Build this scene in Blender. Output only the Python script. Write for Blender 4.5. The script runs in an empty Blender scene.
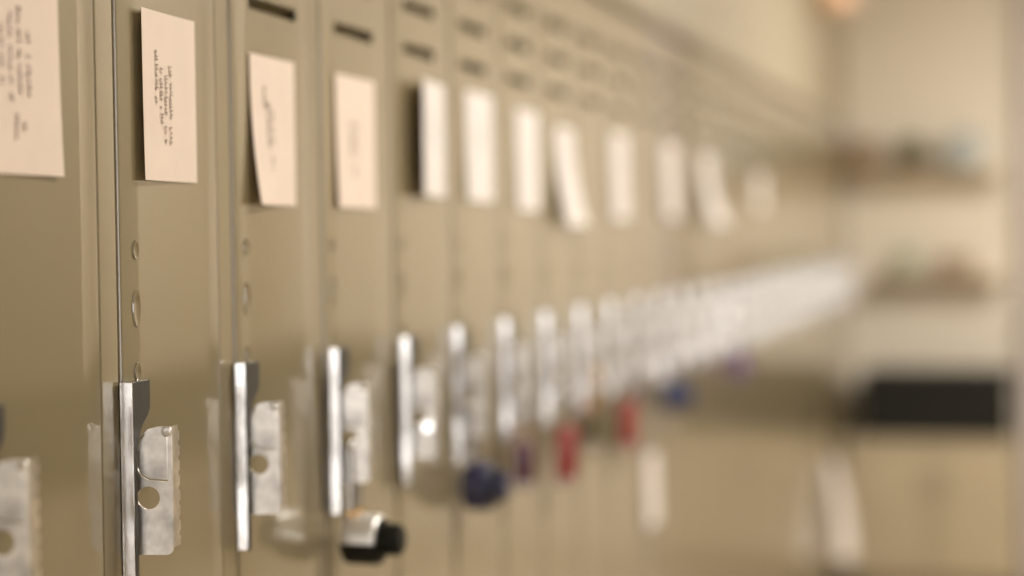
import bpy, bmesh, math, random
from mathutils import Matrix, Vector
random.seed(4)
S = bpy.context.scene
C = S.collection
PI = math.pi

# ------------------------------------------------------------------ materials
def mat(name, col, rough=.5, metal=0., coat=0., coat_rough=.05, spec=.5, bump=0., bscale=60, var=0., vscale=4., emit=None, estr=0., ior=1.5, coat_ior=1.5):
    m = bpy.data.materials.new(name); m.use_nodes = True
    nt = m.node_tree; b = nt.nodes['Principled BSDF']
    b.inputs['Base Color'].default_value = (*col, 1); b.inputs['Roughness'].default_value = rough
    b.inputs['Metallic'].default_value = metal; b.inputs['Coat Weight'].default_value = coat
    b.inputs['Coat Roughness'].default_value = coat_rough; b.inputs['Specular IOR Level'].default_value = spec
    b.inputs['IOR'].default_value = ior; b.inputs['Coat IOR'].default_value = coat_ior
    tc = nt.nodes.new('ShaderNodeTexCoord')
    if var:
        n = nt.nodes.new('ShaderNodeTexNoise'); n.inputs['Scale'].default_value = vscale; n.inputs['Detail'].default_value = 4
        r = nt.nodes.new('ShaderNodeValToRGB')
        r.color_ramp.elements[0].position = .3; r.color_ramp.elements[1].position = .7
        r.color_ramp.elements[0].color = (*[c*(1-var) for c in col], 1); r.color_ramp.elements[1].color = (*[min(1, c*(1+var)) for c in col], 1)
        nt.links.new(tc.outputs['Object'], n.inputs['Vector']); nt.links.new(n.outputs['Fac'], r.inputs['Fac'])
        nt.links.new(r.outputs['Color'], b.inputs['Base Color'])
    if bump:
        n = nt.nodes.new('ShaderNodeTexNoise'); n.inputs['Scale'].default_value = bscale; n.inputs['Detail'].default_value = 3
        p = nt.nodes.new('ShaderNodeBump'); p.inputs['Strength'].default_value = bump; p.inputs['Distance'].default_value = .002
        nt.links.new(tc.outputs['Object'], n.inputs['Vector']); nt.links.new(n.outputs['Fac'], p.inputs['Height'])
        nt.links.new(p.outputs['Normal'], b.inputs['Normal'])
    if emit:
        b.inputs['Emission Color'].default_value = (*emit, 1); b.inputs['Emission Strength'].default_value = estr
    return m

PAINT = mat('locker_paint', (.265, .215, .124), .30, 0, 1., .035, .5, .015, 14, .04, 2., coat_ior=1.9)
CHROME = mat('worn_chrome', (.68, .655, .63), .16, 1., bump=.06, bscale=120, var=.12, vscale=60)
PLATED = mat('plated_steel', (.76, .73, .69), .32, 1., bump=.12, bscale=90, var=.30, vscale=55)
PAPER = mat('card_paper', (.90, .755, .64), .75, var=.02, vscale=30)
PAPERW = mat('card_paper_white', (.86, .80, .77), .75, var=.02, vscale=30)
INK = mat('faded_ink', (.20, .16, .13), .8)
INKP = mat('pale_ink', (.38, .30, .25), .8)
BRASS = mat('brass', (.80, .52, .22), .22, 1., bump=.04, bscale=150)
MIRROR = mat('polished_steel', (.95, .95, .95), .03, 1.)
TAB = mat('dark_plating', (.085, .083, .078), .35, .4, bump=.05, bscale=120)
STEEL = mat('brushed_steel', (.62, .60, .58), .25, 1., bump=.04, bscale=140)
HILITE = mat('bright_steel', (.86, .85, .83), .38, .75)  # pale upper case colour standing for the padlock's highlight
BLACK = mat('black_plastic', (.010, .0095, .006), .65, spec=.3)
NAVY = mat('navy_enamel', (.018, .02, .07), .25, 0, .5)
MAROON = mat('maroon_enamel', (.10, .022, .045), .3, 0, .4)
RED = mat('red_enamel', (.34, .030, .018), .35, 0, .3)
BLUE = mat('blue_enamel', (.04, .06, .17), .3, 0, .4)
PURPLE = mat('purple_enamel', (.16, .05, .28), .3, 0, .4)
OLIVE = mat('olive_enamel', (.12, .10, .03), .35, 0, .3)
WALL = mat('end_wall_paint', (.74, .67, .56), .7, bump=.02, bscale=90, var=.02)
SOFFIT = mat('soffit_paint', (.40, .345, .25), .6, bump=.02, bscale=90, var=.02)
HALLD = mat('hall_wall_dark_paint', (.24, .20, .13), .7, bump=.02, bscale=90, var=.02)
HALLW = mat('hall_wall_paint', (.66, .57, .43), .7, bump=.02, bscale=90, var=.02)
DADO = mat('dado_paint', (.07, .055, .025), .5, bump=.02, bscale=90, var=.05)
CEIL = mat('ceiling_paint', (.78, .74, .66), .9, bump=.03, bscale=70)
FLOORM = mat('floor_vinyl', (.42, .35, .25), .25, 0, .2, bump=.02, bscale=40, var=.12, vscale=6)
TRIMM = mat('trim_paint', (.55, .49, .47), .45, var=.02)
CREAM = mat('shelf_paint', (.80, .71, .57), .5, var=.02)
CABM = mat('cabinet_paint', (.48, .40, .27), .4, 0, .2, var=.04)
BROWN = mat('brown_card', (.26, .18, .10), .7, var=.1, vscale=14)
LEAF = mat('leaf_green', (.25, .29, .055), .5, var=.3, vscale=20)
TERRA = mat('clay', (.24, .17, .08), .7, var=.1)
TEAL = mat('teal_glaze', (.40, .44, .44), .35, var=.05)
SAGE = mat('sage_glaze', (.38, .42, .30), .4, var=.05)
TAUPE = mat('taupe_cloth', (.36, .26, .18), .8, var=.1)
DARKIN = mat('dark_interior', (.02, .018, .014), .8)
PEACHM = mat('peach_shade', (.85, .55, .36), .5, emit=(1., .62, .38), estr=.03)
LAMPW = mat('lamp_diffuser', (.9, .9, .88), .5, emit=(1., .93, .82), estr=9.)
GLASS = bpy.data.materials.new('window_glass'); GLASS.use_nodes = True
_nt = GLASS.node_tree; _nt.nodes.clear()
_o = _nt.nodes.new('ShaderNodeOutputMaterial'); _mx = _nt.nodes.new('ShaderNodeMixShader'); _mx.inputs[0].default_value = .06
_t = _nt.nodes.new('ShaderNodeBsdfTransparent'); _g = _nt.nodes.new('ShaderNodeBsdfGlossy'); _g.inputs['Roughness'].default_value = .02
_nt.links.new(_t.outputs[0], _mx.inputs[1]); _nt.links.new(_g.outputs[0], _mx.inputs[2]); _nt.links.new(_mx.outputs[0], _o.inputs[0])

# ------------------------------------------------------------------ mesh helpers
def box(bm, x0, x1, y0, y1, z0, z1, bev=0., seg=2):
    r = bmesh.ops.create_cube(bm, size=1.)
    vs = r['verts']
    for v in vs:
        v.co = Vector((x0+(v.co.x+.5)*(x1-x0), y0+(v.co.y+.5)*(y1-y0), z0+(v.co.z+.5)*(z1-z0)))
    if bev:
        es = list({e for v in vs for e in v.link_edges})
        bmesh.ops.bevel(bm, geom=es, offset=bev, segments=seg, affect='EDGES', profile=.5)

def cyl(bm, p, axis, r0, r1, h, n=28, bev=0.):
    """cylinder or cone from point p along axis letter, length h"""
    M = {'z': Matrix.Identity(4), 'x': Matrix.Rotation(PI/2, 4, 'Y'), 'y': Matrix.Rotation(-PI/2, 4, 'X')}[axis]
    r = bmesh.ops.create_cone(bm, cap_ends=True, segments=n, radius1=r0, radius2=r1, depth=h, matrix=Matrix.Translation(p) @ M @ Matrix.Translation((0, 0, h/2)))
    if bev:
        es = [e for e in {e for v in r['verts'] for e in v.link_edges} if len(e.link_faces) == 2 and any(len(f.verts) > 4 for f in e.link_faces)]
        bmesh.ops.bevel(bm, geom=es, offset=bev, segments=3, affect='EDGES', profile=.5)

def lathe(bm, prof, p=(0, 0, 0), n=28):
    rings = []
    for r, z in prof:
        rings.append([bm.verts.new((p[0]+r*math.cos(2*PI*i/n), p[1]+r*math.sin(2*PI*i/n), p[2]+z)) for i in range(n)])
    for a, b in zip(rings, rings[1:]):
        for i in range(n):
            bm.faces.new((a[i], a[(i+1) % n], b[(i+1) % n], b[i]))
    bm.faces.new(rings[0][::-1]); bm.faces.new(rings[-1])

def tube(bm, pts, r, n=10):
    pts = [Vector(p) for p in pts]; rings = []
    for i, p in enumerate(pts):
        d = (pts[min(i+1, len(pts)-1)]-pts[max(i-1, 0)]).normalized()
        a = Vector((0, 0, 1)) if abs(d.z) < .9 else Vector((1, 0, 0))
        s = d.cross(a).normalized(); t = d.cross(s)
        rings.append([bm.verts.new(p+(s*math.cos(2*PI*k/n)+t*math.sin(2*PI*k/n))*r) for k in range(n)])
    # keep neighbouring rings from twisting
    for q in range(1, len(rings)):
        best = min(range(n), key=lambda o: sum((rings[q][(k+o) % n].co-rings[q-1][k].co).length for k in range(n)))
        rings[q] = rings[q][best:]+rings[q][:best]
        if (rings[q][1].co-rings[q-1][1].co).length > (rings[q][-1].co-rings[q-1][1].co).length:
            rings[q] = [rings[q][0]]+rings[q][:0:-1]
    for a, b in zip(rings, rings[1:]):
        for i in range(n):
            bm.faces.new((a[i], a[(i+1) % n], b[(i+1) % n], b[i]))
    bm.faces.new(rings[0][::-1]); bm.faces.new(rings[-1])

def plate(bm, loops, to3d, d):
    """sheet from 2-D loops (first outer, others holes), thickened by vector d"""
    es = []
    for lp in loops:
        vs = [bm.verts.new(to3d(a, b)) for a, b in lp]
        es += [bm.edges.new((vs[i], vs[(i+1) % len(vs)])) for i in range(len(vs))]
    f = bmesh.ops.triangle_fill(bm, use_beauty=True, use_dissolve=True, edges=es)
    fs = [g for g in f['geom'] if isinstance(g, bmesh.types.BMFace)]
    r = bmesh.ops.extrude_face_region(bm, geom=fs)
    bmesh.ops.translate(bm, vec=d, verts=[v for v in r['geom'] if isinstance(v, bmesh.types.BMVert)])

def arc(cx, cy, r, a0, a1, n=8):
    return [(cx+r*math.cos(a0+(a1-a0)*i/n), cy+r*math.sin(a0+(a1-a0)*i/n)) for i in range(n+1)]

def obj(name, bm, m, parent=None, smooth=False, bev=0.):
    bmesh.ops.recalc_face_normals(bm, faces=bm.faces)
    me = bpy.data.meshes.new(name); bm.to_mesh(me); bm.free()
    me.materials.append(m)
    if smooth:
        me.shade_smooth()
        me.set_sharp_from_angle(angle=math.radians(38))
    o = bpy.data.objects.new(name, me); C.objects.link(o)
    if parent: o.parent = parent
    if bev:
        md = o.modifiers.new('bevel', 'BEVEL'); md.width = bev; md.segments = 2; md.limit_method = 'ANGLE'
    return o

def tag(o, label, cat, group=None):
    o['label'] = label; o['category'] = cat
    if group: o['group'] = group
    return o

def thing(name, label, cat, loc, group=None):
    o = bpy.data.objects.new(name, None); C.objects.link(o); o.location = loc
    o.empty_display_size = .05
    return tag(o, label, cat, group)

def struct(name, bm, m, label=None):
    o = obj(name, bm, m); o['kind'] = 'structure'
    if label: o['label'] = label
    return o

def copy_tree(o, parent=None):
    c = o.copy(); C.objects.link(c)
    if parent: c.parent = parent
    for ch in list(o.children): copy_tree(ch, c)
    return c

NB = bmesh.new
# ------------------------------------------------------------------ numbers
PITCH = .23
Y0 = 1.383                 # latch edge of the second locker
YEND = 7.83                # end wall
TOP = 1.872                # top of the lockers
CEILZ = 2.85
XW = 2.6                   # opposite wall
YB = -3.6                  # wall behind
LN, LF = -1, 27            # lockers in the row

# ------------------------------------------------------------------ the setting
b = NB(); box(b, -.6, XW+.2, YB-.2, YEND+.2, -.1, 0); struct('floor', b, FLOORM)
b = NB(); box(b, -.6, XW+.2, YB-.2, YEND+.2, CEILZ, CEILZ+.1); struct('ceiling', b, CEIL)
b = NB(); box(b, -.6, XW+.2, YEND, YEND+.15, 0, CEILZ); struct('wall_end', b, WALL)
# wall the lockers are built into: soffit above them and the stretch before and behind them
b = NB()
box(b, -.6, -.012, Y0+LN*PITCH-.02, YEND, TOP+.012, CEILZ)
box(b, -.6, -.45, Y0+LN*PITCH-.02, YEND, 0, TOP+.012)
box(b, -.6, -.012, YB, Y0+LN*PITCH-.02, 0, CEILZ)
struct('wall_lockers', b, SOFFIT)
b = NB(); box(b, -.012, .012, Y0+LN*PITCH, YEND, TOP+.004, TOP+.03, .003); struct('trim_1', b, PAINT, 'tan metal strip running along the locker tops')

def wall_with_holes(name, m, axis, c0, c1, a0, a1, z0, z1, holes):
    bm = NB()
    cuts = sorted({a0, a1, *[h[0] for h in holes], *[h[1] for h in holes]})
    for p, q in zip(cuts, cuts[1:]):
        hs = [h for h in holes if h[0] <= p and q <= h[1]]
        zz = [(z0, z1)] if not hs else [(z0, hs[0][2]), (hs[0][3], z1)]
        for u, v in zz:
            if v-u < 1e-4: continue
            if axis == 'x': box(bm, c0, c1, p, q, u, v)
            else: box(bm, p, q, c0, c1, u, v)
    return struct(name, bm, m)
DZ = .83
wins = [(-2.2, -.6, .95, 2.35)]  # unseen opening, kept so the mirrored hasps show bright
wall_with_holes('wall_opposite', HALLD, 'x', XW, XW+.15, YB, 6.15, DZ, CEILZ, wins)  # unseen stretch toned dark so the first door reflects less light
b = NB(); box(b, XW, XW+.15, 6.15, YEND, DZ, CEILZ); struct('wall_right', b, HALLW)  # unseen stretch toned lighter for the farther doors' reflections
b = NB(); box(b, XW-.012, XW+.15, YB, YEND, .45, DZ); box(b, XW-.03, XW+.01, YB, YEND, DZ-.02, DZ+.02, .004); box(b, .90, XW-.03, YEND-.012, YEND+.02, .45, .92); struct('trim_2', b, DADO, 'dark dado band along the opposite wall')
b = NB(); box(b, XW-.010, XW+.15, YB, YEND, 0, .45); struct('baseboard_opposite', b, CABM)
bwin = [(.40, 2.45, .25, 2.35)]  # unseen opening, sized to brighten the metal that faces it
wall_with_holes('wall_back', HALLW, 'y', YB-.15, YB, -.6, XW, 0, CEILZ, bwin)
def unseen_window(n, axis, c, a0, a1, z0, z1):
    bm = NB(); t = .05
    def bx(p, q, u, v, d=.05):
        if axis == 'x': box(bm, c+.02, c+.02+d, p, q, u, v, .004)
        else: box(bm, p, q, c-.02-d, c-.02, u, v, .004)
    bx(a0, a0+t, z0, z1); bx(a1-t, a1, z0, z1); bx(a0+t, a1-t, z0, z0+t); bx(a0+t, a1-t, z1-t, z1)
    mid = (a0+a1)/2; bx(mid-.02, mid+.02, z0+t, z1-t, .04)
    f = struct('window_%d' % n, bm, TRIMM)
    g = NB()
    if axis == 'x': box(g, c+.04, c+.046, a0+.03, a1-.03, z0+.03, z1-.03)
    else: box(g, a0+.03, a1-.03, c-.046, c-.04, z0+.03, z1-.03)
    obj('pane', g, GLASS, f)
for i, (p, q, u, v) in enumerate(wins): unseen_window(i+1, 'x', XW, p, q, u, v)
unseen_window(2, 'y', YB, *bwin[0])
# grey door jamb at the right-hand end of the end wall
b = NB(); box(b, .712, .80, 7.74, YEND, 0, CEILZ, .006); box(b, .80, .86, 7.78, YEND, 0, CEILZ, .004); struct('trim_3', b, TRIMM, 'grey door jamb at the right end of the end wall')
# ------------------------------------------------------------------ one locker
DW, D0 = .197, .003        # door right edge / left edge (frame stile follows)
LOUV = [1.685, 1.7385, 1.792]
def make_locker():
    root = thing('locker', '', 'locker', (0, 0, 0), 'tan lockers in the row')
    b = NB()
    box(b, -.02, 0, .2, .2298, .1, 1.80)                          # stile
    box(b, -.02, -.0005, .0002, .2298, 1.80, TOP, .002)           # top rail
    box(b, -.06, -.03, .0002, .2298, .0, .1)                      # kick board
    box(b, -.44, -.02, .2255, .2298, .1, TOP-.002)                # side sheet
    box(b, -.44, -.02, .0002, .0022, .1, TOP-.002)
    box(b, -.44, -.436, .0022, .2255, .1, TOP-.002)               # back
    box(b, -.43, -.02, .0022, .2255, .1, .104)
    box(b, -.43, -.02, .0022, .2255, TOP-.006, TOP-.002)
    obj('frame', b, PAINT, root, bev=.0015)
    # door: pressed sheet with rolled edges and three openings under the louvres
    b = NB()
    e = [0, .0003, .0009, .0018, .0025]
    ys = [D0+v for v in e]+[.045, .165]+[DW-v for v in reversed(e)]
    zb, zt = .105, 1.797
    zs = [zb+v for v in e]
    for z in LOUV: zs += [z-.008, z+.005]
    zs += [zt-v for v in reversed(e)]
    def xo(d): return {0: -.016, 1: -.0002, 2: .0009, 3: .0014}.get(d, .0015)
    grid = []
    for j, z in enumerate(zs):
        row = []
        for i, y in enumerate(ys):
            d = min(i, len(ys)-1-i, j, len(zs)-1-j)
            row.append(b.verts.new((xo(d), y, z)))
        grid.append(row)
    holes = set()
    for q in range(len(LOUV)): holes.add((5+2*q, 5))
    for j in range(len(zs)-1):
        for i in range(len(ys)-1):
            if (j, i) in holes: continue
            b.faces.new((grid[j][i], grid[j][i+1], grid[j+1][i+1], grid[j+1][i]))
    # louvre lips pressed inward from the top of each opening
    for z in LOUV:
        prof = [(.0015, .005), (.0009, .0048), (-.002, .0035), (-.005, .001), (-.008, -.003)]
        n = 12; rows = []
        for s in range(n+1):
            y = .045+.12*s/n
            k = 1.
            rows.append([b.verts.new((px, y, z+pz)) for px, pz in prof])
        for r0, r1 in zip(rows, rows[1:]):
            for a in range(len(prof)-1):
                b.faces.new((r0[a], r1[a], r1[a+1], r0[a+1]))
    door = obj('door', b, PAINT, root, True)
    b = NB(); box(b, -.03, -.0095, .035, .175, 1.66, 1.797); obj('louvre_backing', b, PAINT, root)
    # rivets beside the latch edge: two oval, one hidden behind the bar top
    for z, ry, rz in ((1.443, .005, .0085), (1.393, .0065, .017), (1.338, .005, .009)):
        b = NB()
        rings = [(1., .0), (.92, .0014), (.70, .0008), (.5, .0002), (.25, .0)]
        prev = None
        for s, h in rings:
            ring = [b.verts.new((.0016+h, .030+ry*s*math.cos(t*PI/12), z+rz*s*math.sin(t*PI/12))) for t in range(24)]
            if prev:
                for t in range(24): b.faces.new((prev[t], prev[(t+1) % 24], ring[(t+1) % 24], ring[t]))
            prev = ring
        b.faces.new(prev)
        obj('rivet', b, PAINT, door, True)
    # handle: pressed backing plate, lift bar, hasp with padlock hole
    b = NB(); box(b, .0017, .0027, .004, .046, 1.150, 1.30, .0003, 1)
    h = obj('handle', b, PAINT, root)
    b = NB()
    zt2, zb2, ya = 1.332, 1.151, -.0025
    plate(b, [[(ya, zt2), (ya, zb2), (ya+.0045, zb2-.001), (ya+.006, zb2+.004), (ya+.006, 1.268)] + arc(ya+.020, 1.284, .0145, PI*1.12, PI*.62, 6)[:0] + [(ya+.0085, 1.281), (ya+.013, 1.290), (ya+.019, 1.2965), (ya+.026, 1.3015), (ya+.0305, 1.3075), (ya+.031, 1.315), (ya+.031, zt2)]],
          lambda y, z: (.0126, y, z), (.0016, 0, 0))
    obj('finger_tab', b, TAB, h, True, .0005)['label'] = 'dark front tab of the lift bar'
    b = NB()
    tw = .16                                                      # near flange tilted to reflect daylight from behind
    plate(b, [[(.0028, zt2), (.0028, zb2), (.011, zb2), (.0140, zb2+.004), (.0140, zt2)]], lambda x, z: (x, ya-.002+(x-.0046)*tw, z), (0, .0016, 0))
    box(b, .003, .0125, ya, ya+.031, zt2-.0016, zt2)
    obj('lift_bar', b, CHROME, h, True, .0006)
    b = NB()
    z0, z1, yh, th = 1.184, 1.293, .0105, .115
    P = lambda x, z: (x, yh+(x-.006)*th, z)
    outer = [(.0028, z0), (.033, z0)] + arc(.0345, z0+.0055, .0055, -PI/2, 0, 5) + [(.040, z1), (.028, z1), (.020, z1-.002), (.012, z1-.010), (.0028, z1-.026)]
    hole = arc(.0195, 1.2325, .0098, 0, 2*PI*23/24, 23)
    emb = [(.0175, z1-.007), (.0125, z1-.014), (.0105, z1-.024), (.0112, z1-.034), (.0145, z1-.0405), (.0205, z1-.044), (.0365, z1-.0452)]
    g = .0017                                                     # gap stamped round the tongue
    slot = emb + [(.0365, z1-.0452-g), (.0203, z1-.044-g), (.0135, z1-.0405-g*.9), (.0112-g, z1-.034), (.0105-g, z1-.024), (.0125-g, z1-.0135), (.0165, z1-.0055)]
    plate(b, [outer, hole, slot], P, (0, .0018, 0))
    ton = [(.0365, z1-.007), (.0195, z1-.007)] + [(x_+.001, z_+(.001 if i_ > 3 else 0)) for i_, (x_, z_) in enumerate(emb[1:-1])] + [(.0365, z1-.0442)]
    plate(b, [ton], P, (0, -.0016, 0))
    # front return flange with a notched edge
    yf = yh+.034*th+.0018
    zz = z0+.006; tail = []
    n = 8
    for i in range(n):
        za = zz+(z1-zz)*i/n; zc = zz+(z1-zz)*(i+.6)/n; zd = zz+(z1-zz)*(i+1)/n
        tail += [(yf+.016, za), (yf+.016, zc), (yf+.0135, zc+.001), (yf+.0135, zd-.001)]
    lp = [(yf, z1), (yf, zz)] + tail[:-1] + [(yf+.0135, z1)]
    plate(b, [lp], lambda y, z: (.0384, y, z), (.0018, 0, 0))
    cyl(b, (.0365, yf-.001, z1-.004), 'y', .0045, .0045, -.004, 14, .001)
    obj('hasp', b, PLATED, h, True, .0005)
    return root

LAB = {
 -1: 'tan steel locker cut off by the left edge of the photo, large note card',
 0: 'tan steel locker whose bare chrome hasp with an empty hole is in sharp focus',
 1: 'tan steel locker third from the left, bright empty hasp beside the sharp one',
 2: 'tan steel locker on whose hasp the black dial padlock hangs',
 3: 'tan steel locker with a glinting empty hasp, right of the black dial padlock',
 4: 'tan steel locker on whose hasp the dark navy padlock hangs',
 5: 'tan steel locker on whose hasp the maroon padlock hangs',
 6: 'tan steel locker on whose hasp the larger, nearer red padlock hangs',
 7: 'blurred tan locker with olive padlock between the two red padlocks',
 8: 'blurred tan locker on whose hasp the farther red padlock hangs',
 9: 'blurred tan locker without a padlock just right of the farther red padlock',
 10: 'blurred tan locker on whose hasp the blue padlock hangs',
 11: 'blurred tan locker just right of the blue padlock',
 12: 'blurred tan locker two doors right of the blue padlock, its white note curling outward',
 13: 'blurred tan locker just left of the purple padlock',
 14: 'blurred tan locker on whose hasp the purple padlock hangs',
}
proto = make_locker()
lockers = {}
for k in range(LN, LF+1):
    o = proto if k == LN else copy_tree(proto)
    o.location = (0, Y0+k*PITCH, 0)
    o['label'] = LAB.get(k, 'far blurred tan locker beyond the purple padlock toward the end wall')
    lockers[k] = o
# doors that were shut less squarely: their bars stand a little farther out
for k, dx in ((2, .006), (3, .007)):
    for c in lockers[k].children:
        if c.name.startswith('handle'): c.location.x += dx
# nearest hasps and lift bars turned a little so they catch daylight
for k in range(-1, 9):
    for hd in lockers[k].children:
        for c in hd.children:
            if c.name.startswith('hasp') and k < 4: c.rotation_euler.z = math.radians(5 if k != 3 else 3)
            if c.name.startswith('lift_bar') and k > 0: c.rotation_euler.z = math.radians({1: 6.6, 2: 5, 3: 4.5, 4: 3.5, 5: 3, 6: 2.5, 7: 2, 8: 1}[k])
# added polished discs, aimed to throw daylight glints at the camera
def glint_disc(k, z, lab, rad=.010):
    y = Y0+k*PITCH+.012; p = Vector((.030, y, z))
    n_ = ((Vector((.739, 0, 1.45))-p).normalized()+(Vector((1.3, -3.6, 1.35))-p).normalized()).normalized()
    b = NB(); cyl(b, (0, 0, -.006), 'z', rad, rad*.96, .0075, 24, .0008)
    bmesh.ops.transform(b, matrix=Vector((0, 0, 1)).rotation_difference(n_).to_matrix().to_4x4(), verts=b.verts)
    h = [c for c in lockers[k].children if c.name.startswith('handle')][0]
    o = obj('stud', b, MIRROR, h, True); o['label'] = lab
    o.location = (p.x, .012 if k == 3 else .008, z)
glint_disc(3, 1.222, 'polished stud glinting in the window light')
glint_disc(13, 1.25, 'polished stud glinting in the window light', .014)
# filler stile closing the row at the corner
b = NB(); box(b, -.02, 0, Y0+(LF+1)*PITCH+.0005, YEND-.0005, 0, TOP, .001); struct('trim_4', b, PAINT, 'tan filler strip between the last locker and the end wall')
b = NB(); box(b, -.02, 0, Y0+LN*PITCH-.019, Y0+LN*PITCH-.0005, 0, TOP, .001); struct('trim_5', b, PAINT, 'tan filler strip before the first locker')

# ------------------------------------------------------------------ note cards
def card(label, y0, y1, z0, z1, m, lift=(.0008, .0008, .0008, .0008), rows=None, lean=0., ink=INKP, seed=0):
    """lift = distance off the door at top-left, top-right, bottom-left, bottom-right"""
    w, h = y1-y0, z1-z0
    root = tag(bpy.data.objects.new('note_card', None), label, 'note card', 'note cards on the locker doors')
    C.objects.link(root); root.location = (.0018, y0, z0)
    tl, tr, bl, br = lift
    def pos(u, v, off=0.):
        l = (1-u)**1.8; bt = (1-v)**2.2
        x = tl*l*(1-bt) + bl*l*bt + tr*(1-l)*(1-bt)*u + br*(1-l)*bt*u + .0006
        return Vector((x+off, u*w + lean*(1-v)*w, v*h))
    b = NB(); nu, nv = 10, 14
    fr = [[b.verts.new(pos(i/nu, j/nv)) for i in range(nu+1)] for j in range(nv+1)]
    for j in range(nv):
        for i in range(nu): b.faces.new((fr[j][i], fr[j][i+1], fr[j+1][i+1], fr[j+1][i]))
    bmesh.ops.recalc_face_normals(b, faces=b.faces)
    bmesh.ops.solidify(b, geom=b.faces[:], thickness=.0004)
    sheet = obj('sheet', b, m, root, True)
    if rows:
        r = random.Random(seed); b = NB()
        for (uc, v0, v1, sz) in rows:                             # a line of illegible strokes running down the card
            v = v1
            while v > v0:
                st = r.uniform(.0022, .0038)/h
                if r.random() > .13:
                    for q_ in range(3):
                        ua = uc + r.uniform(-.5, .0)*sz; ub = uc + r.uniform(.05, .5)*sz
                        va = v - r.uniform(0, st*.7); t = .0013
                        if q_ == 0: q = [(ua, va), (ub, va), (ub, va-t/h), (ua, va-t/h)]
                        else: q = [(ua, va), (ua+t/w, va), (ua+t/w, va-st*.9), (ua, va-st*.9)]
                        b.faces.new([b.verts.new(pos(u_, v_, .0008)) for u_, v_ in q])
                v -= st*1.25
        bmesh.ops.recalc_face_normals(b, faces=b.faces)
        obj('writing', b, ink, root)
    return root
card('large peach note card at the left edge, biggest block of writing', 1.174, 1.2885, 1.502, 1.655, PAPER, (.001, .001, .002, .004), [(.27, .44, .74, .07), (.38, .38, .80, .07), (.49, .42, .84, .07), (.60, .40, .72, .07), (.44, .18, .31, .07), (.53, .20, .29, .06)], seed=1)
card('peach note card on the door of the sharp hasp, left edge lifted off', 1.421, 1.533, 1.503, 1.651, PAPER, (.0055, .001, .0065, .001), [(.26, .45, .78, .07), (.35, .36, .68, .07), (.44, .40, .66, .07), (.53, .38, .70, .07), (.42, .24, .33, .07), (.52, .25, .33, .06)], seed=2)
card('peach note card on the third locker, lower left corner lifted', 1.655, 1.767, 1.485, 1.634, PAPER, (.001, .001, .012, .001), [(.30, .66, .80, .06), (.38, .40, .70, .07), (.47, .42, .68, .07), (.44, .24, .33, .07)], seed=3, ink=INK)
card('flat peach note card above the black dial padlock', 1.884, 2.008, 1.485, 1.633, PAPER, (.001, .001, .004, .001), [(.40, .42, .68, .07), (.50, .40, .66, .07), (.46, .24, .33, .07)], seed=4, ink=INK)
card('pale note card standing out from its door over a dark gap', 2.135, 2.272, 1.503, 1.648, PAPERW, (.019, .001, .019, .001), [(.5, .45, .7, .12)], seed=5)
card('pale note card above the navy padlock, right of the lifted one', 2.365, 2.495, 1.500, 1.650, PAPERW, (.001, .001, .004, .001), [(.5, .45, .7, .12)], seed=6)
card('pale note card above the maroon padlock, flat and narrow', 2.620, 2.745, 1.490, 1.642, PAPERW, (.001, .001, .003, .001))
card('white note card above the nearer red padlock, its lower half curling outward', 2.855, 2.975, 1.468, 1.628, PAPERW, (.001, .001, .022, .024))
card('blurred pale note card above the farther red padlock', 3.26, 3.40, 1.480, 1.640, PAPERW, (.001, .001, .004, .004))
card('wide blurred note card above the blue padlock', 3.75, 3.91, 1.485, 1.645, PAPERW, (.001, .001, .006, .006))
card('blurred white note card right of the wide one, curling out at the bottom', 4.20, 4.36, 1.472, 1.640, PAPERW, (.001, .001, .03, .04))
card('pale note card low on a door, far below the other notes', 3.54, 3.66, .865, 1.01, PAPERW, (.001, .001, .004, .004))
card('faint note card farthest along the row, beyond the purple padlock', 5.10, 5.24, 1.52, 1.62, PAPERW, (.001, .001, .004, .004))

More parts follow.
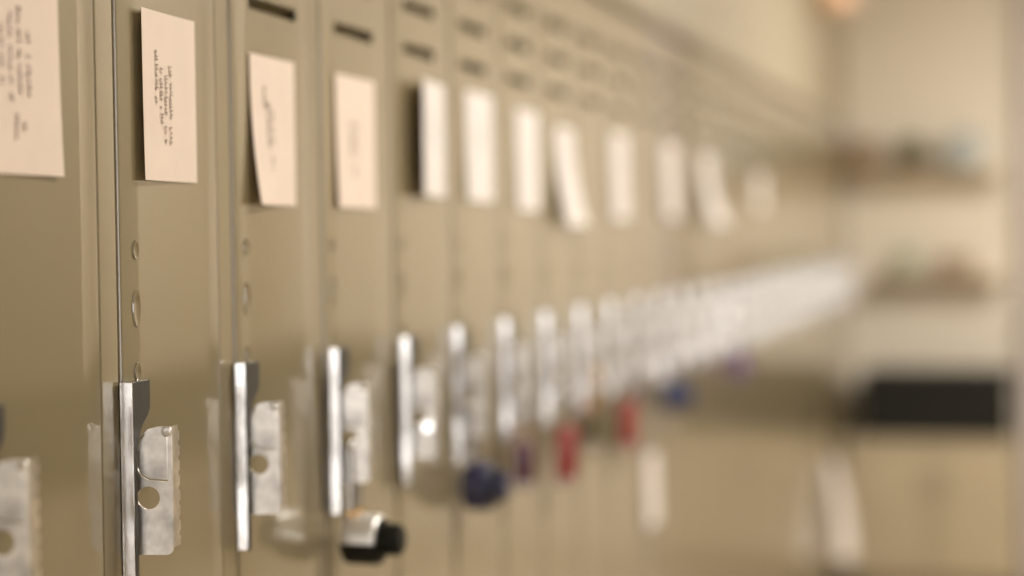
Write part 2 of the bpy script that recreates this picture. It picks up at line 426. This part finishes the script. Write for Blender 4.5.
# ------------------------------------------------------------------ padlocks
def shackle(bm, top, bot, half, r):
    pts = [(0, -half, bot), (0, -half, top-half)] + [(0, -half*math.cos(PI*i/10), top-half+half*math.sin(PI*i/10)) for i in range(1, 10)] + [(0, half, top-half), (0, half, bot)]
    tube(bm, pts, r, 10)
HZ = 1.2325
def place(k, dx=0.): return Vector((.0215+dx + (.006 if k == 2 else .007 if k == 3 else 0), Y0+k*PITCH+.0158, HZ-.003))
def dial_lock(k, label, body_m, dial_m, face_m, shk_m, zt, zb, th=.034, dial_r=.017, dial_h=.02, group='padlocks on the hasps', ferr=None):
    p = place(k)
    root = thing('padlock', label, 'padlock', p, group)
    R = (zt-zb)/2; cz = (zt+zb)/2-p.z
    b = NB(); cyl(b, (-.008, 0, cz), 'x', R, R, th, 40, .005)
    if ferr:  # case split in two: its top highlight is put into the colour
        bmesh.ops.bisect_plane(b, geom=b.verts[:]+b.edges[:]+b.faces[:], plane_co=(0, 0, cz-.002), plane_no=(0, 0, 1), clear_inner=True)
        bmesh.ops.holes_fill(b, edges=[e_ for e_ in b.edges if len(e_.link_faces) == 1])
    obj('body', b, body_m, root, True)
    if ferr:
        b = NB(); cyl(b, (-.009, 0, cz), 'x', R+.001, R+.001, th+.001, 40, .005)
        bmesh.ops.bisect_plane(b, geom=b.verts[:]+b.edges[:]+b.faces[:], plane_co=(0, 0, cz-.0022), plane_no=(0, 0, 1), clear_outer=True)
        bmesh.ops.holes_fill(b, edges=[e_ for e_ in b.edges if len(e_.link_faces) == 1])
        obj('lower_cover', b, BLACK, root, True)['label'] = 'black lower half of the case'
    b = NB(); cyl(b, (th-.008, 0, cz), 'x', R*.86, R*.84, .0015, 40); obj('face_ring', b, face_m, root, True)
    b = NB(); cyl(b, (th-.0065, 0, cz), 'x', dial_r, dial_r*.86, dial_h, 36, .002)
    for i in range(18):
        a = 2*PI*i/18; box(b, th-.006, th-.010+dial_h, dial_r*.93*math.cos(a)-.0012, dial_r*.93*math.cos(a)+.0012, cz+dial_r*.93*math.sin(a)-.0012, cz+dial_r*.93*math.sin(a)+.0012)
    obj('dial', b, dial_m, root, True)
    b = NB(); shackle(b, 0.0, cz+R*.6, .0125, .0042)
    obj('shackle', b, shk_m, root, True)
    if ferr:
        for sy in (-.0125, .0125):
            b = NB(); lathe(b, [(.0048, R*.93), (.0066, R*.95), (.0072, R*1.05), (.0066, R*1.15), (.0048, R*1.17)], (0, sy, cz), 16); obj('collar', b, ferr, root, True)
    return root
def key_lock(k, label, body_m, shk_m, zt, zb, w=.040, th=.026, rz=.0, group='padlocks on the hasps', dx=.006):
    p = place(k, dx)
    root = thing('padlock', label, 'padlock', p, group); root.rotation_euler.z = rz
    t, q = zt-p.z, zb-p.z
    b = NB(); box(b, -th/2, th/2, -w/2, w/2, q, t, .006, 3); obj('body', b, body_m, root, True)
    b = NB(); box(b, -th/2-.001, th/2+.001, -w/2-.001, w/2+.001, q+.004, q+.010, .002); obj('base_band', b, STEEL, root, True)
    b = NB(); cyl(b, (0, 0, q-.002), 'z', .007, .007, .004, 20, .0008); box(b, -.001, .001, -.004, .004, q-.003, q-.0015); obj('keyway', b, BRASS, root, True)
    b = NB(); shackle(b, 0.0, t-.012, w*.31, .0038); obj('shackle', b, shk_m, root, True)
    return root
dial_lock(2, 'steel padlock with black dial, nearest padlock in the photo', HILITE, BLACK, BLACK, STEEL, 1.150, 1.096, .040, .017, .022, ferr=BRASS)
dial_lock(4, 'round dark navy padlock left of the maroon one', NAVY, NAVY, BLACK, STEEL, 1.152, 1.085, .036, .02, .02)
key_lock(5, 'small maroon padlock between the navy and the nearer red one', MAROON, STEEL, 1.150, 1.085, .05, .030, .25)
key_lock(6, 'tall bright red padlock, larger and nearer of two red ones', RED, STEEL, 1.150, 1.060, .05, .032, .2, dx=.012)
key_lock(7, 'dark olive padlock with brass shackle hanging between the two red padlocks', OLIVE, BRASS, 1.150, 1.090, .05, .030, .3)
key_lock(8, 'red padlock, smaller and farther of two red ones', RED, STEEL, 1.150, 1.060, .05, .032, .2, dx=.012)
dial_lock(10, 'round blue padlock hanging farther along than the red ones', BLUE, BLUE, BLACK, STEEL, 1.150, 1.085, .036, .02, .02)
key_lock(14, 'small purple padlock, farthest coloured padlock in the row', PURPLE, STEEL, 1.150, 1.080, .05, .032, .2)

# ------------------------------------------------------------------ end of the hall
# low tan cabinet
root = thing('cabinet', 'low tan cabinet against the end wall under the black crate', 'cabinet', (.365, 7.62, 0))
b = NB(); box(b, -.355, .325, -.20, .20, .06, .60, .006); box(b, -.30, .29, -.17, .20, 0, .06); obj('carcass', b, CABM, root)
b = NB(); box(b, -.355, .328, -.215, .205, .60, .622, .005); obj('worktop', b, CABM, root)
for x0, x1, hx in ((-.35, -.01, -.04), (-.002, .317, .03)):
    b = NB(); box(b, x0, x1, -.218, -.2005, .075, .592, .004); box(b, x0+.05, x1-.05, -.221, -.2175, .13, .54, .003); d = obj('door', b, CABM, root)
    b = NB(); tube(b, [(hx, -.218, .40), (hx, -.238, .405), (hx, -.238, .475), (hx, -.218, .48)], .005); obj('pull', b, CHROME, d, True)
# black crate on it
root = thing('storage_crate', 'long black storage crate on the low tan cabinet', 'crate', (.372, 7.60, .622))
b = NB()
box(b, -.29, .29, -.17, .17, 0, .012, .003)
for y in (-.17, .158): box(b, -.29, .29, y, y+.012, .008, .235, .002)
for x in (-.29, .278): box(b, x, x+.012, -.16, .16, .008, .235, .002)
for i in range(9): box(b, -.255+i*.0625, -.245+i*.0625, -.176, -.168, .02, .20, .002)
obj('tub', b, BLACK, root)
b = NB()
box(b, -.30, .30, -.182, .182, .225, .242, .005); obj('rim', b, BLACK, root)
b = NB(); box(b, -.295, .295, -.177, .177, .2425, .260, .007); box(b, -.24, .24, -.13, .13, .258, .266, .004); obj('lid', b, BLACK, root)
# white cloth hanging low on a far locker
b = NB(); n = 20; vs = []
for j in range(n+1):
    row = []
    for i in range(n+1):
        u_, v_ = i/n, j/n
        x = .012+.085*(1-v_)**.5*math.sin(PI*(.12+.76*u_)) + .010*math.sin(u_*19+v_*2)*(1-v_)
        row.append(b.verts.new((x, 6.80+.24*u_*(1-.25*v_)+.03*v_, .23+.36*v_)))
    vs.append(row)
for j in range(n):
    for i in range(n): b.faces.new((vs[j][i], vs[j][i+1], vs[j+1][i+1], vs[j+1][i]))
bmesh.ops.recalc_face_normals(b, faces=b.faces); bmesh.ops.solidify(b, geom=b.faces[:], thickness=.003)
tag(obj('hanging_cloth', b, PAPERW, None, True), 'white cloth hanging low on the far lockers near the end wall', 'cloth')
# two wall shelves
def shelf(label, z, x0, x1):
    root = thing('wall_shelf', label, 'shelf', ((x0+x1)/2, YEND, z), 'wall shelves on the end wall')
    w = (x1-x0)/2
    b = NB(); box(b, -w, w, -.155, -.001, -.010, 0, .003); obj('board', b, CREAM, root)
    for sx in (-w*.7, w*.7):
        b = NB(); plate(b, [[(-.001, -.0105), (-.10, -.0105), (-.10, -.016), (-.015, -.05), (-.001, -.05)]], lambda y, z_: (sx-.008, y, z_), (.016, 0, 0)); obj('bracket', b, CREAM, root, bev=.001)
shelf('upper cream shelf on the end wall with box, plant and jug', 1.70, .02, .64)
shelf('lower cream shelf on the end wall with mug and folded cloth', 1.27, .10, .64)
root = thing('cardboard_box', 'brown cardboard box at the left end of the upper shelf', 'box', (.075, 7.753, 1.70))
b = NB(); box(b, -.065, .065, -.075, .075, 0, .12, .002); obj('carton', b, BROWN, root)
b = NB(); box(b, -.068, .068, -.078, .078, .10, .126, .002); obj('lid', b, BROWN, root)
root = thing('potted_plant', 'small bushy green plant in a clay pot on the upper shelf', 'plant', (.275, 7.753, 1.70))
b = NB(); lathe(b, [(.032, 0), (.042, .055), (.047, .056), (.047, .068), (.040, .068), (.036, .058)]); obj('pot', b, TERRA, root, True)
b = NB(); rr = random.Random(7)
for i in range(120):
    a = rr.uniform(0, 2*PI); t = rr.uniform(.1, 1.); L = .05+.05*rr.random()
    base = Vector((.02*math.cos(a), .02*math.sin(a), .06)); d = Vector((math.cos(a)*t, math.sin(a)*t, 1.05-t*rr.uniform(.4, 1.5))).normalized()
    s = d.cross(Vector((0, 0, 1))).normalized()*.011; up = Vector((0, 0, .004))
    st = base+d*L*.4
    p = [base, st+s+up, st+d*L*.35+s*.8, st+d*L*.7-up*1.5, st+d*L*.35-s*.8, st-s+up]
    b.faces.new([b.verts.new(q) for q in p])
bmesh.ops.solidify(b, geom=b.faces[:], thickness=.0008)
obj('foliage', b, LEAF, root)
root = thing('jug', 'pale teal jug at the right of the upper shelf', 'jug', (.47, 7.753, 1.70))
b = NB(); lathe(b, [(.04, 0), (.062, .02), (.07, .06), (.06, .10), (.042, .125), (.040, .14), (.048, .15), (.044, .15), (.036, .138), (.034, .12)]); obj('body', b, TEAL, root, True)
b = NB(); tube(b, [(.042, 0, .125), (.08, 0, .13), (.098, 0, .10), (.09, 0, .07), (.066, 0, .05)], .007); obj('handle', b, TEAL, root, True)
root = thing('mug', 'pale green mug on the lower shelf', 'mug', (.24, 7.75, 1.27))
b = NB(); lathe(b, [(.036, 0), (.042, .006), (.042, .098), (.039, .10), (.037, .096), (.036, .02)]); obj('body', b, SAGE, root, True)
b = NB(); tube(b, [(.040, 0, .08), (.066, 0, .078), (.072, 0, .05), (.062, 0, .025), (.040, 0, .024)], .006); obj('handle', b, SAGE, root, True)
root = thing('folded_cloth', 'folded taupe cloth on the lower shelf right of the mug', 'cloth', (.44, 7.75, 1.27))
for i in range(3):
    b = NB(); box(b, -.085+.004*i, .085-.003*i, -.08, .08-.004*i, .001+i*.026, .025+i*.026, .010, 3); obj('fold', b, TAUPE, root, True)
# peach lamp high in the corner
root = thing('wall_lamp', 'small peach glowing wall lamp high above the far lockers', 'lamp', (0, 0, 0))
root.location = (-.012, 6.6, 2.31); root.rotation_euler.z = PI/2
b = NB(); cyl(b, (0, -.001, .06), 'y', .04, .04, -.02, 24, .004); tube(b, [(0, -.02, .06), (0, -.08, .06), (0, -.09, .05), (0, -.09, .03)], .008); obj('bracket', b, CHROME, root, True)
b = NB(); lathe(b, [(.075, 0), (.078, .004), (.045, .12), (.02, .124)], (0, -.09, -.06)); obj('lamp_shade', b, PEACHM, root, True)

# ------------------------------------------------------------------ ceiling lamps and daylight
def ceiling_lamp(y, power, label, x=1.5):
    root = thing('ceiling_lamp', label, 'ceiling lamp', (x, y, CEILZ), 'ceiling lamps of the hall')
    b = NB(); box(b, -.16, .16, -.62, .62, -.05, -.001, .006); obj('housing', b, TRIMM, root)
    b = NB(); box(b, -.14, .14, -.60, .60, -.062, -.0505, .004); obj('diffuser', b, LAMPW, root)
    l = bpy.data.lights.new('tube_light', 'AREA'); l.shape = 'RECTANGLE'; l.size = .28; l.size_y = 1.2; l.energy = power; l.color = (1., .95, .88)
    o = bpy.data.objects.new('tube_light', l); C.objects.link(o); o.parent = root; o.location = (0, 0, -.07)
LIGHTS = [(-1.6, 4, 'ceiling lamp behind the camera'), (2.7, 40, 'ceiling lamp above the near lockers'), (5.8, 58, 'ceiling lamp near the end wall')]
for y, p, l in LIGHTS: ceiling_lamp(y, p, l)

w = bpy.data.worlds.new('daylight'); S.world = w; w.use_nodes = True
bg = w.node_tree.nodes['Background']; bg.inputs[0].default_value = (1., .97, .95, 1); bg.inputs[1].default_value = 3.0

# ------------------------------------------------------------------ camera
f = 1822.; D = .739; H = 1.45; t = .013
u = Vector((1030-512, -(230-288), -f)).normalized()
c = -(-t*u.x+u.y)/u.z
z = Vector((-t, 1, c)).normalized(); x = u.cross(z)
R = Matrix(((x.x, x.y, x.z), (u.x, u.y, u.z), (z.x, z.y, z.z)))     # camera -> world
cd = bpy.data.cameras.new('camera'); cam = bpy.data.objects.new('camera', cd); C.objects.link(cam)
cam.matrix_world = Matrix.Translation((D, 0, H)) @ R.to_4x4()
cd.sensor_width = 36; cd.sensor_fit = 'HORIZONTAL'; cd.lens = f*36/1024
cd.clip_start = .05; cd.clip_end = 60
cd.dof.use_dof = True; cd.dof.focus_distance = 1.56; cd.dof.aperture_fstop = 1.5
S.camera = cam

S.view_settings.view_transform = 'Standard'; S.view_settings.look = 'None'
S.view_settings.gamma = 1; S.view_settings.use_curve_mapping = False; S.view_settings.exposure = 0.40
S.cycles.use_denoising = True
S.cycles.max_bounces = 10; S.cycles.diffuse_bounces = 5; S.cycles.glossy_bounces = 5; S.cycles.sample_clamp_indirect = 6
S.cycles.caustics_reflective = False; S.cycles.caustics_refractive = False
